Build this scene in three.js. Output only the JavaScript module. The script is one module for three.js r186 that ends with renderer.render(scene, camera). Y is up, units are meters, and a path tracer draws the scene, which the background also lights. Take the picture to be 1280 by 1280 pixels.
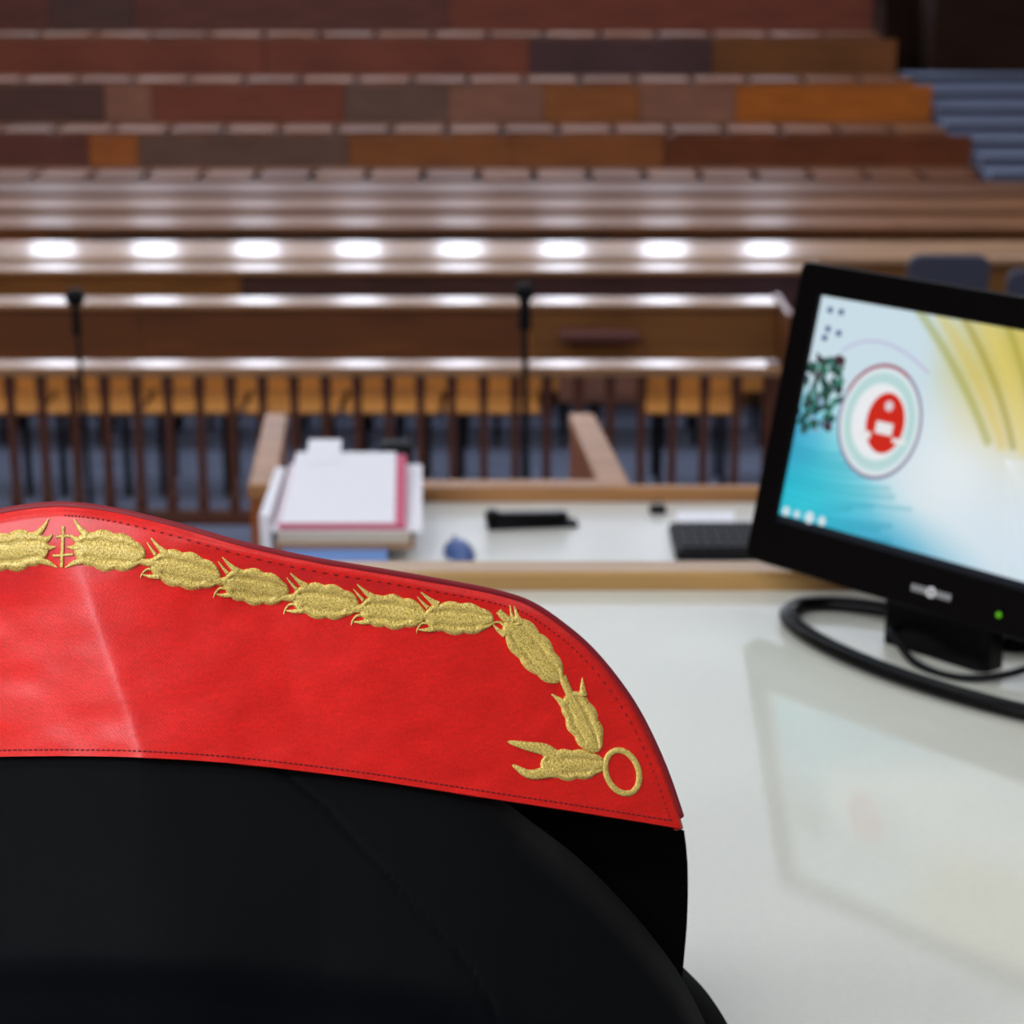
import * as THREE from 'three';
import { RoundedBoxGeometry } from 'three/addons/geometries/RoundedBoxGeometry.js';
import { mergeGeometries, mergeVertices } from 'three/addons/utils/BufferGeometryUtils.js';
import { RectAreaLightUniformsLib } from 'three/addons/lights/RectAreaLightUniformsLib.js';

// ------------------------------------------------------------------ camera, light, exposure
RectAreaLightUniformsLib.init();
const scene = new THREE.Scene();
const F = 2667, PITCH = THREE.MathUtils.degToRad(16), EYE = new THREE.Vector3(0, 2.8, 0);
const camera = new THREE.PerspectiveCamera(2 * THREE.MathUtils.radToDeg(Math.atan(640 / F)), 1, 0.05, 60);
camera.position.copy(EYE);
camera.rotation.set(-PITCH, 0, 0);
camera.focus = 0.99;
camera.userData.fStop = 13;
scene.add(camera);
const renderer = new THREE.WebGLRenderer();
renderer.toneMapping = THREE.LinearToneMapping;
renderer.toneMappingExposure = 1.0;
renderer.shadowMap.enabled = true;
scene.background = new THREE.Color(0x000000);
const LAMP = 11, WINDOW = 8, GLOW = 0.5;            // brightness of the ceiling panels, the frosted windows and the added ceiling glow

// ------------------------------------------------------------------ helpers
const V = (x, y, z) => new THREE.Vector3(x, y, z);
const sn = Math.sin(PITCH), cs = Math.cos(PITCH);
// a measured picture point at a depth along the view axis -> world point
const at = (x, y, d) => V(d * (x - 640) / F, EYE.y + d * (-sn + cs * (640 - y) / F), d * (-cs - sn * (640 - y) / F));
const ang = y => PITCH + Math.atan((y - 640) / F);
const distAt = (y, h) => (EYE.y - h) / Math.tan(ang(y));             // ground distance where height h shows at row y
const heightAt = (y, D) => EYE.y - D * Math.tan(ang(y));
const xAt = (px, y, D) => (px - 640) / F * (D * cs + (D * Math.tan(ang(y))) * sn);
let seed = 7;
const rnd = () => { seed = (seed * 1664525 + 1013904223) >>> 0; return seed / 4294967296; };
const used = {};
const numbered = n => { const k = used[n] = (used[n] ?? -1) + 1; return k ? `${n}_${String(k).padStart(3, '0')}` : n; };
const S = (a, b, x) => { const t = Math.min(1, Math.max(0, (x - a) / (b - a))); return t * t * (3 - 2 * t); };

function boxUV(g) {                                                   // uv in metres from the dominant normal
  const p = g.attributes.position, n = g.attributes.normal, uv = new Float32Array(p.count * 2);
  for (let i = 0; i < p.count; i++) {
    const ax = Math.abs(n.getX(i)), ay = Math.abs(n.getY(i)), az = Math.abs(n.getZ(i));
    const x = p.getX(i), y = p.getY(i), z = p.getZ(i);
    if (ay >= ax && ay >= az) { uv[2 * i] = x; uv[2 * i + 1] = z; } else if (az >= ax) { uv[2 * i] = x; uv[2 * i + 1] = y; } else { uv[2 * i] = z; uv[2 * i + 1] = y; }
  }
  g.setAttribute('uv', new THREE.BufferAttribute(uv, 2));
  return g;
}
function bx(x0, x1, y0, y1, z0, z1, r = 0) {
  const w = x1 - x0, h = y1 - y0, d = z1 - z0;
  const g = r ? new RoundedBoxGeometry(w, h, d, 2, Math.min(r, w / 2.01, h / 2.01, d / 2.01)) : new THREE.BoxGeometry(w, h, d);
  g.translate((x0 + x1) / 2, (y0 + y1) / 2, (z0 + z1) / 2);
  return boxUV(g);
}
// the same by distance in front of the camera (D grows away from it)
const bd = (x0, x1, y0, y1, D0, D1, r = 0) => bx(x0, x1, y0, y1, -D1, -D0, r);
function tube(pts, r, n = 32, rad = 10, closed = false) {
  return new THREE.TubeGeometry(new THREE.CatmullRomCurve3(pts, closed), n, r, rad, closed);
}
function cyl(a, b, r0, r1 = r0, seg = 12) {
  const d = b.clone().sub(a), g = new THREE.CylinderGeometry(r1, r0, d.length(), seg);
  g.translate(0, d.length() / 2, 0);
  g.applyQuaternion(new THREE.Quaternion().setFromUnitVectors(V(0, 1, 0), d.normalize()));
  g.translate(a.x, a.y, a.z);
  return g;
}
const join = list => mergeGeometries(list.map(g => g.index ? g.toNonIndexed() : g).map(g => { for (const k of Object.keys(g.attributes)) if (!['position', 'normal', 'uv'].includes(k)) g.deleteAttribute(k); return g; }));
function mesh(name, geo, mat, parent) {
  const m = new THREE.Mesh(Array.isArray(geo) ? (geo.length > 1 ? join(geo) : geo[0]) : geo, mat);
  m.castShadow = m.receiveShadow = true;
  m.name = parent && parent !== scene ? name : numbered(name);
  (parent || scene).add(m);
  return m;
}
function thing(name, label, category, pos, group) {                    // Group at the base of the thing; parts are given in world metres
  const o = new THREE.Group();
  o.name = numbered(name);
  o.position.copy(pos || V(0, 0, 0));
  o.userData = { label, category };
  if (group) o.userData.group = group;
  scene.add(o);
  return o;
}
function part(name, geo, mat, parent, label) {                        // geometry in world metres -> child of a positioned thing
  const m = mesh(name, geo, mat, parent), o = parent.getWorldPosition(V(0, 0, 0));
  m.geometry = m.geometry.clone().translate(-o.x, -o.y, -o.z);
  if (label) m.userData.label = label;
  return m;
}
function tag(o, label, category, group) { o.userData = { label, category }; if (group) o.userData.group = group; return o; }
function structure(o, label) { o.userData.kind = 'structure'; if (label) o.userData.label = label; return o; }

// ------------------------------------------------------------------ textures
function dataTex(w, h, f, srgb = true, rx = 1, ry = 1) {
  const d = new Uint8Array(w * h * 4);
  for (let j = 0; j < h; j++) for (let i = 0; i < w; i++) {
    const c = f(i, j), k = 4 * (j * w + i);
    for (let q = 0; q < 3; q++) d[k + q] = Math.max(0, Math.min(255, 255 * (Array.isArray(c) ? c[q] : c)));
    d[k + 3] = 255;
  }
  const t = new THREE.DataTexture(d, w, h);
  t.wrapS = t.wrapT = THREE.RepeatWrapping; t.magFilter = t.minFilter = THREE.LinearFilter;
  t.repeat.set(rx, ry);
  if (srgb) t.colorSpace = THREE.SRGBColorSpace;
  t.needsUpdate = true;
  return t;
}
const lat = Array.from({ length: 64 * 64 }, () => rnd());
function vnoise(x, y, px, py) {                                       // tiling value noise
  const xi = Math.floor(x), yi = Math.floor(y), fx = x - xi, fy = y - yi, u = fx * fx * (3 - 2 * fx), v = fy * fy * (3 - 2 * fy);
  const g = (a, b) => lat[(((b % py) + py) % py % 64) * 64 + (((a % px) + px) % px % 64)];
  return (g(xi, yi) * (1 - u) + g(xi + 1, yi) * u) * (1 - v) + (g(xi, yi + 1) * (1 - u) + g(xi + 1, yi + 1) * u) * v;
}
const grain = dataTex(512, 512, (i, j) => {
  const a = vnoise(i / 128, j / 8, 4, 64), b = vnoise(i / 64 + 9, j / 16, 8, 32), c = vnoise(i / 256, j / 64, 2, 8);
  return 0.74 + 0.12 * a + 0.08 * b + 0.10 * c;
}, true, 0.9, 0.9);
const weave = dataTex(256, 256, (i, j) => 0.80 + 0.10 * rnd() + 0.05 * vnoise(i / 8, j / 2, 32, 64) + 0.06 * vnoise(i / 32, j / 16, 8, 16), true, 9, 9);
const weaveBump = dataTex(256, 256, (i, j) => 0.35 + 0.4 * rnd() + 0.15 * ((i + j) % 4 < 2 ? 1 : 0), false, 9, 9);
const goldMap = dataTex(256, 256, (i, j) => {
  const t = rnd(), stripe = 0.5 + 0.5 * Math.sin((i + 0.6 * j) * 0.9), k = 0.8 * t + 0.2 * stripe;
  return t < 0.16 ? [0.56, 0.50, 0.20] : t > 0.9 ? [1, 0.96, 0.72] : [0.80 + 0.17 * k, 0.71 + 0.18 * k, 0.37 + 0.24 * k];
}, true, 14, 14);
const goldBump = dataTex(256, 256, (i, j) => 0.7 * rnd() + 0.12 * (1 + Math.sin((i + 0.6 * j) * 0.9)), false, 14, 14);
const carpet = dataTex(256, 256, () => 0.78 + 0.22 * rnd(), true, 3, 3);
const speck = dataTex(256, 256, (i, j) => 0.955 + 0.02 * rnd() + 0.025 * vnoise(i / 32, j / 32, 8, 8), true, 1.3, 1.3);
const paper = dataTex(128, 128, () => 0.96 + 0.04 * rnd(), true, 4, 4);

// ------------------------------------------------------------------ materials
const woods = {};
function wood(hex, rough = 0.55, coat = 0.5, coatRough = 0.28) {
  const k = [hex, rough, coat, coatRough].join();
  return woods[k] ??= new THREE.MeshPhysicalMaterial({ color: hex, map: grain, roughness: rough, specularIntensity: 0.4, clearcoat: coat, clearcoatRoughness: coatRough });
}
const M = {
  cream: new THREE.MeshPhysicalMaterial({ color: 0xd2d3c4, map: speck, roughness: 0.5, clearcoat: 0.8, clearcoatRoughness: 0.07 }),
  creamMatt: new THREE.MeshPhysicalMaterial({ color: 0xd9dad0, map: speck, roughness: 0.45, clearcoat: 0.6, clearcoatRoughness: 0.2 }),
  carpet: new THREE.MeshStandardMaterial({ color: 0x7b86a0, map: carpet, roughness: 0.95 }),
  nosing: new THREE.MeshStandardMaterial({ color: 0x15171b, roughness: 0.7 }),
  plaster: new THREE.MeshStandardMaterial({ color: 0xdfe1e2, map: speck, roughness: 0.9 }),
  darkWall: new THREE.MeshPhysicalMaterial({ color: 0x2e1d14, map: grain, roughness: 0.8, specularIntensity: 0.15 }),
  sideWall: new THREE.MeshStandardMaterial({ color: 0x8a6a52, map: grain, roughness: 0.6 }),
  blackPlastic: new THREE.MeshPhysicalMaterial({ color: 0x030304, roughness: 0.28, specularIntensity: 0.3 }),
  blackMatt: new THREE.MeshPhysicalMaterial({ color: 0x090a0d, roughness: 0.6, specularIntensity: 0.35 }),
  metal: new THREE.MeshStandardMaterial({ color: 0x16161a, roughness: 0.45, metalness: 0.5 }),
  leather: new THREE.MeshStandardMaterial({ color: 0x1c1e24, roughness: 0.55 }),
  navy: new THREE.MeshStandardMaterial({ color: 0x3a3d4d, roughness: 0.8 }),
  robe: new THREE.MeshPhysicalMaterial({ color: 0x05080a, map: weave, roughness: 0.85, specularIntensity: 0.25, bumpMap: weaveBump, bumpScale: 0.0002 }),
  robeShade: new THREE.MeshPhysicalMaterial({ color: 0x030303, roughness: 0.95, specularIntensity: 0.1 }),  // darker copy of the robe cloth, shade inside the robe put into its colour
  satin: new THREE.MeshPhysicalMaterial({ color: 0xf42720, map: weave, roughness: 0.36, specularIntensity: 0.9, bumpMap: weaveBump, bumpScale: 0.0001, sheen: 0.3, sheenRoughness: 0.3, sheenColor: 0xff5040 }),
  piping: new THREE.MeshPhysicalMaterial({ color: 0x8f1420, map: weave, roughness: 0.6 }),
  stitch: new THREE.MeshStandardMaterial({ color: 0x7d1216, roughness: 0.7 }),
  gold: new THREE.MeshPhysicalMaterial({ color: 0xfff6d0, map: goldMap, roughness: 0.4, metalness: 0.05, bumpMap: goldBump, bumpScale: 0.0003 }),
  white: new THREE.MeshStandardMaterial({ color: 0xf7f9ff, map: paper, roughness: 0.8 }),
  pages: new THREE.MeshStandardMaterial({ color: 0xc9c2b4, map: paper, roughness: 0.9 }),
  pink: new THREE.MeshStandardMaterial({ color: 0xd4627f, map: paper, roughness: 0.6 }),
  blue: new THREE.MeshStandardMaterial({ color: 0x7aa0de, map: paper, roughness: 0.6 }),
  brownPaper: new THREE.MeshStandardMaterial({ color: 0xa9805c, map: paper, roughness: 0.8 }),
  mouse: new THREE.MeshStandardMaterial({ color: 0x4a6298, roughness: 0.4 }),
  greyMetal: new THREE.MeshStandardMaterial({ color: 0x7b8090, roughness: 0.35, metalness: 0.6 }),
  logo: new THREE.MeshStandardMaterial({ color: 0xb9bbbb, roughness: 0.4 }),
  seatOrange: wood(0xdd9647, 0.5, 0.4, 0.25),
};
const T = {                                                          // wood tones read from the photograph
  red: wood(0x84432f), redDark: wood(0x6d3d33), orange: wood(0xb2642c), grey: wood(0x735548), dark: wood(0x593c36), purple: wood(0x533739),
  mid: wood(0x995a2c), tan: wood(0x956550), deep: wood(0x733a1b), amber: wood(0xb5641c), brown: wood(0x7c4a20), honey: wood(0x99662f),
  cap: wood(0xb8895c, 0.5, 0.6, 0.2), capDark: wood(0x774c30, 0.6, 0.3, 0.2), seatBoard: wood(0x875638, 0.6, 0.4, 0.26), seatBoardDark: wood(0x7a4d33, 0.6, 0.4, 0.26), rowTop: wood(0x8c5c38, 0.6, 0.3, 0.18), ledge: wood(0xcfa27a, 0.5, 0.9, 0.17), edge: wood(0xc59a5c, 0.45, 0.6, 0.2), edgeOrange: wood(0xb98452, 0.6, 0.25, 0.3),
  baluster: wood(0x663822, 0.5, 0.3, 0.3),
};

// ------------------------------------------------------------------ the room
const XL = -8, XR = 7, ZB = 7, DB = 20.3, HC = 6.4;
structure(mesh('floor', bd(XL - 0.2, XR + 0.2, -0.2, 0, -ZB - 0.2, DB + 0.2), M.carpet), 'blue grey carpeted courtroom floor');
structure(mesh('ceiling', bd(XL - 0.2, XR + 0.2, HC, HC + 0.2, -ZB - 0.2, DB + 0.2), M.plaster), 'white plaster ceiling');
structure(mesh('wall_left', bd(XL - 0.2, XL, 0, HC, -ZB, DB), M.sideWall), 'brown panelled side wall');
structure(mesh('wall_right', bd(XR, XR + 0.2, 0, HC, -ZB, DB), M.sideWall), 'brown panelled side wall by the stairs');
structure(mesh('wall_front', bd(XL, XR, 0, HC, -ZB - 0.2, -ZB), M.sideWall), 'brown panelled wall behind the judges');
structure(mesh('dais', bd(-5, 5, 0, 1.295, -ZB + 0.02, 2.85), M.carpet), 'raised carpeted dais of the judges');
structure(mesh('clerk_platform', bd(-5, 5, 0, 0.75, 2.86, 5.6), M.carpet), 'lower carpeted platform of the clerks');

// back wall with a row of tall frosted windows above the top tier
const winW = 0.46, winY0 = 2.2, winY1 = 5.6, winD = DB;
const winX = [];
for (let i = -2; i <= 7; i++) winX.push(xAt(65 + 127.6 * i, 312, winD));
{
  const g = [bd(XL, XR, 0, winY0, DB, DB + 0.2), bd(XL, XR, winY1, HC, DB, DB + 0.2)];
  let x = XL;
  for (const c of winX) { g.push(bd(x, c - winW / 2, winY0, winY1, DB, DB + 0.2)); x = c + winW / 2; }
  g.push(bd(x, XR, winY0, winY1, DB, DB + 0.2));
  structure(mesh('wall_back', g, M.darkWall), 'dark brown back wall above the benches');
  const pane = new THREE.MeshStandardMaterial({ color: 0xffffff, roughness: 0.6, emissive: 0xe4ecff, emissiveIntensity: 2 });
  winX.forEach((c, i) => {
    const w = new THREE.Group(); w.name = `window_${i + 1}`; w.position.set(c, winY0, -DB); scene.add(w);
    structure(w, 'tall narrow frosted window in the back wall');
    const f = 0.04;
    part('window_frame', [bd(c - winW / 2, c + winW / 2, winY0, winY0 + f, DB + 0.02, DB + 0.12), bd(c - winW / 2, c + winW / 2, winY1 - f, winY1, DB + 0.02, DB + 0.12),
      bd(c - winW / 2, c - winW / 2 + f, winY0 + f, winY1 - f, DB + 0.02, DB + 0.12), bd(c + winW / 2 - f, c + winW / 2, winY0 + f, winY1 - f, DB + 0.02, DB + 0.12)], M.darkWall, w);
    part('pane', bd(c - winW / 2 + f, c + winW / 2 - f, winY0 + f, winY1 - f, DB + 0.06, DB + 0.08), pane, w);
    const l = new THREE.RectAreaLight(0xe4ecff, WINDOW, winW - 2 * f, winY1 - winY0 - 2 * f);
    l.position.set(c, (winY0 + winY1) / 2, -DB - 0.045); l.lookAt(c, (winY0 + winY1) / 2, 0); scene.add(l);
  });
}
// flat ceiling panels over the dais and the side aisles
const lampMat = new THREE.MeshStandardMaterial({ color: 0xffffff, emissive: 0xfff8f0, emissiveIntensity: 3 });
const frameMat = new THREE.MeshStandardMaterial({ color: 0xd8d8d8, roughness: 0.5, metalness: 0.2 });
function ceilingLight(x, D, w, d, label, group, power = LAMP) {
  const o = thing('ceiling_light', label, 'ceiling light', V(x, HC, -D), group), f = 0.03;
  part('frame', [bd(x - w / 2 - f, x + w / 2 + f, HC - 0.06, HC, D - d / 2 - f, D - d / 2), bd(x - w / 2 - f, x + w / 2 + f, HC - 0.06, HC, D + d / 2, D + d / 2 + f),
    bd(x - w / 2 - f, x - w / 2, HC - 0.06, HC, D - d / 2, D + d / 2), bd(x + w / 2, x + w / 2 + f, HC - 0.06, HC, D - d / 2, D + d / 2)], frameMat, o);
  part('diffuser', bd(x - w / 2, x + w / 2, HC - 0.03, HC - 0.01, D - d / 2, D + d / 2), lampMat, o);
  const l = new THREE.RectAreaLight(0xf1f6ff, power, w, d);
  l.position.set(x, HC - 0.045, -D); l.lookAt(x, 0, -D); scene.add(l);
}
for (const x of [-6.6, -4.8, -3, -1.2]) for (const D of [-5.4, -3]) ceilingLight(x, D, 0.9, 0.9, 'square white ceiling panel light near the wall behind the judges', 'ceiling panels behind the judges', 46);
for (const x of [-4.5, -1.5, 1.5, 4.5]) {
  for (const D of [0.4, 3.4, 6.4]) ceilingLight(x, D, 0.9, 0.9, 'square white ceiling panel light over the judges and clerks', 'ceiling panels over the dais', 4);
}
for (const D of [9, 12, 15]) for (const x of [-6.2, -4.2, 4.2, 6]) ceilingLight(x, D, 0.9, 0.9, 'square white ceiling panel light over a side aisle', 'ceiling panels over the aisles');

{ // added glowing ceiling field, out of view: soft fill and a bright tabletop reflection
  const x0 = -3.4, x1 = 3.4, D0 = 8.4, D1 = 16.4, o = thing('added_ceiling_glow', 'added glowing ceiling field giving soft fill above the middle of the court', 'ceiling light', V(0, HC, -12.4));
  part('frame', [bd(x0 - 0.05, x1 + 0.05, HC - 0.05, HC, D0 - 0.05, D0), bd(x0 - 0.05, x1 + 0.05, HC - 0.05, HC, D1, D1 + 0.05), bd(x0 - 0.05, x0, HC - 0.05, HC, D0, D1), bd(x1, x1 + 0.05, HC - 0.05, HC, D0, D1)], frameMat, o);
  part('diffuser', bd(x0, x1, HC - 0.03, HC - 0.01, D0, D1), new THREE.MeshStandardMaterial({ color: 0xf4f6f8, emissive: 0xdde9ff, emissiveIntensity: GLOW }), o);
  const l = new THREE.RectAreaLight(0xdde9ff, GLOW, x1 - x0, D1 - D0); l.position.set(0, HC - 0.04, -(D0 + D1) / 2); l.lookAt(0, 0, -(D0 + D1) / 2); scene.add(l);
}

// ------------------------------------------------------------------ the stepped tiers at the back
const tierRows = [222, 164, 101, 44, -14], tierEnd = [1216, 1166, 1122, 1092, 1092];
const tierPanels = [
  [[-500, -120, 'red'], [-120, 110, 'redDark'], [110, 172, 'orange'], [172, 435, 'grey'], [435, 640, 'mid'], [640, 830, 'mid'], [830, 1216, 'deep']],
  [[-500, -60, 'mid'], [-60, 130, 'dark'], [130, 190, 'tan'], [190, 430, 'red'], [430, 560, 'grey'], [560, 680, 'tan'], [680, 800, 'mid'], [800, 920, 'tan'], [920, 1166, 'amber']],
  [[-500, -200, 'red'], [-200, 330, 'red'], [330, 662, 'red'], [662, 890, 'purple'], [890, 1122, 'brown']],
  [[-500, 60, 'redDark'], [60, 165, 'dark'], [165, 560, 'redDark'], [560, 1092, 'red']],
  [[-500, 400, 'red'], [400, 1092, 'redDark']],
];
const tierLabel = ['lowest stepped wooden seat tier, just behind the long desks', 'second stepped wooden seat tier with an amber panel by the stairs', 'third stepped wooden seat tier with one dark purple brown panel', 'fourth stepped wooden seat tier against the dark wall', 'top stepped wooden seat tier under the windows'];
const tierD = k => 16 + 0.9 * k, tierY = k => heightAt(tierRows[k], tierD(k));
for (let k = 0; k < 5; k++) {
  const D = tierD(k), y = tierY(k), yn = k < 4 ? tierY(k + 1) : y + 0.1;
  const X = px => xAt(px, tierRows[k] - 18, D + 0.8), xe = X(tierEnd[k]), x0 = Math.max(-7.6, X(-500));
  const o = thing('tier_bench', tierLabel[k], 'bench', V((x0 + xe) / 2, 0, -D));
  const De = k < 4 ? D + 0.9 : DB - 0.02;                               // the seat boards lie on two bearers over an open recess
  part('tier_base', bd(x0, xe, 0, y - 0.2, D + 0.06, De), T.dark, o);
  part('foot_base', bd(x0, xe, y - 0.2, y - 0.035, D + 0.57, De), T.dark, o);
  for (const q of [0.1, 0.42]) part('bearer', bd(x0, xe, y - 0.2, y - 0.0345, D + q, D + q + 0.05), T.dark, o);
  part('foot_board', bd(x0, xe, y - 0.034, y - 0.012, D + 0.56, k < 4 ? D + 0.88 : DB - 0.02), T.capDark, o);
  const p = 65.6 / F * (D + 1), n0 = Math.ceil((x0 - xAt(37, 222, D)) / p);
  for (let i = n0, x = xAt(37, 222, 16) + n0 * p; x + p < xe + p * 0.6; i++, x += p)
    part('seat_board', bd(x + 0.03, Math.min(x + p - 0.03, xe), y - 0.034, y, D, D + 0.54), [T.seatBoard, T.seatBoardDark, T.seatBoard][((i * 7 + k * 2) % 3 + 3) % 3], o);
  if (k < 4) for (const [a, b, t] of tierPanels[k]) part('panel', bd(Math.max(x0, X(a)) + 0.004, X(b) - 0.004, y - 0.012, yn - 0.036, D + 0.86, D + 0.9), T[t], o);
}

// steps up the right-hand aisle
{
  const o = new THREE.Group(); o.name = 'staircase'; o.position.set(5, 0, -16); scene.add(o); structure(o, 'blue grey carpeted steps beside the wooden tiers');
  for (let j = 0; j < 8; j++) {
    const D = 15.9 + 0.33 * j, y = heightAt(238 - 20.4 * j, D), x0 = Math.max(xAt(1150, 200, 16), 0);
    const left = [0, 0, 0, 1, 1, 1, 2, 2][j], xl = xAt(tierEnd[left], tierRows[left] - 18, tierD(left) + 0.8) + 0.02;
    part('step', bd(xl, XR, 0, y, D, j < 7 ? D + 0.33 : 18.7), M.carpet, o);
    part('nosing', bd(xl, XR, y - 0.028, y + 0.004, D - 0.012, D - 0.001), M.nosing, o);
  }
  structure(mesh('wall_side', [bd(3.62, XR, 0, HC, 18.72, DB), bd(3.36, 3.619, 0, HC, 19.65, DB)], M.darkWall), 'dark brown wall block at the head of the stairs');
}

// ------------------------------------------------------------------ long desks in front of the tiers
function longDesk(yNear, yFar, h, name, label, capMat, segs, xr) {
  const D0 = distAt(yNear, h), D1 = distAt(yFar, h), x0 = -5.2;
  const o = thing(name, label, 'desk', V(0, 0, -(D0 + D1) / 2));
  part('desk_top', bd(x0, xr, h - 0.045, h, D0, D1, 0.012), capMat, o);
  segs.forEach(([a, b, t]) => part('front_panel', bd(Math.max(x0, xAt(a, yNear, D0)) + 0.003, Math.min(xr, xAt(b, yNear, D0)) - 0.003, 0.04, h - 0.046, D0 + 0.04, D0 + 0.07), T[t], o));
  for (let x = x0 + 0.02; x < xr; x += 2.3) part('support', bd(x, x + 0.04, 0, h - 0.046, D0 + 0.075, D1 - 0.03), T.dark, o);
  return o;
}
longDesk(241, 227, 0.9, 'long_desk', 'narrow brown wooden desk row directly below the stepped tiers', T.capDark, [[-800, 500, 'dark'], [500, 1500, 'brown']], 3.98);
longDesk(261, 247, 0.9, 'long_desk', 'brown wooden desk row, second in front of the stepped tiers', T.rowTop, [[-800, 130, 'honey'], [130, 800, 'dark'], [800, 1500, 'deep']], 4.3);
longDesk(283, 269, 0.9, 'long_desk', 'brown wooden desk row just behind the pale glossy desk', T.rowTop, [[-800, 60, 'orange'], [60, 110, 'brown'], [110, 700, 'dark'], [700, 760, 'purple'], [760, 1080, 'deep'], [1080, 1500, 'brown']], 4.4);
longDesk(321, 301, 0.9, 'long_desk', 'long pale desk with a glossy top mirroring the windows', T.ledge, [[-800, 300, 'honey'], [300, 720, 'brown'], [720, 1500, 'honey']], 4.5);

// ------------------------------------------------------------------ bench rows behind the balustrade
function bench(D, label, segs, capMat, xr, seats) {
  const x0 = -4.2, o = thing('court_bench', label, 'bench', V(0, 0, -D));
  part('back_cap', bd(x0, xr, 0.875, 0.905, D - 0.16, D + 0.05, 0.01), capMat, o);
  segs.forEach(([a, b, t]) => part('back_panel', bd(Math.max(x0, xAt(a, 400, D)) + 0.003, Math.min(xr, xAt(b, 400, D)) - 0.003, 0.58, 0.874, D - 0.12, D - 0.08), T[t], o));
  part('lower_back', bd(x0, xr, 0.46, 0.57, D - 0.12, D - 0.09), M.seatOrange, o);
  const p = 115 / F * (D + 0.75), n = Math.floor((xr - x0) / p), xs = xAt(48, 513, 9.96);
  for (let i = -Math.floor((xs - x0) / p); xs + (i + 1) * p <= xr + 0.02; i++) {
    const x = xs + i * p;
    if (seats && i === 5) {                                             // this seat is folded up against the back, a reading board above it
      part('folded_seat', bd(x + 0.08, x + p - 0.02, 0.44, 0.66, D - 0.3, D - 0.275, 0.012), T.tan, o, 'brown seat folded up');
      part('reading_board', bd(x + 0.08, x + p - 0.01, 0.745, 0.785, D - 0.3, D - 0.125, 0.008), T.redDark, o, 'small dark reading board');
      continue;
    }
    part('seat', bd(x + 0.012, x + p - 0.012, 0.425, 0.45, D - 0.49, D - 0.06, 0.012), M.seatOrange, o);
    for (const q of [x + 0.07, x + p - 0.1]) { part('leg', bd(q, q + 0.03, 0, 0.424, D - 0.42, D - 0.39), M.metal, o); part('leg', bd(q, q + 0.03, 0, 0.459, D - 0.03, D), M.metal, o); }
  }
  part('end_panel', bd(xr, xr + 0.035, 0, 0.92, D - 0.5, D + 0.06, 0.01), T.brown, o);
}
const rowEnd = xAt(976, 400, 10.45) - 0.035;
bench(10.45, 'wooden bench with orange seats right behind the balustrade', [[-800, -300, 'brown'], [-300, 180, 'brown'], [180, 662, 'brown'], [662, 1400, 'honey']], T.cap, rowEnd, true);
bench(11.45, 'second wooden bench, its back half honey and half dark brown', [[-800, 306, 'honey'], [306, 660, 'dark'], [660, 1400, 'purple']], T.cap, 1.62, false);

// ------------------------------------------------------------------ balustrade
{
  const D = 9.15, top = heightAt(459, D), x0 = -3.4, xe = xAt(977, 455, D);
  const o = thing('balustrade', 'dark wooden balustrade of slim square balusters with a glossy top rail', 'railing', V(0, 0, -D));
  part('top_rail', bd(x0, xe, top - 0.045, top, D, D + 0.16, 0.012), T.cap, o);
  part('bottom_rail', bd(x0, xe, 0.10, 0.16, D + 0.04, D + 0.11, 0.008), T.baluster, o);
  const p = 38.7 / F * 9.63, xs = xAt(17, 560, D + 0.07);
  for (let i = -Math.floor((xs - x0) / p); xs + i * p < xe - 0.02; i++) {
    const x = xs + i * p, b = 0.023;
    const prof = [[b, 0.159], [b, 0.23], [b * 0.75, 0.26], [b * 0.75, top - 0.16], [b, top - 0.13], [b, top - 0.049]];
    const g = prof.slice(1).map(([r, y], k) => { const [r0, y0] = prof[k]; const c = new THREE.CylinderGeometry(r * 1.414, r0 * 1.414, y - y0, 4, 1, true); c.rotateY(Math.PI / 4); c.translate(x, (y + y0) / 2, -(D + 0.075)); return c.toNonIndexed(); });
    const m = part('baluster', g, T.baluster, o); m.geometry.computeVertexNormals();
  }
  for (const x of [x0, xe - 0.06]) part('post', bd(x, x + 0.06, 0, top + 0.01, D + 0.03, D + 0.12, 0.008), T.baluster, o);
}

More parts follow.
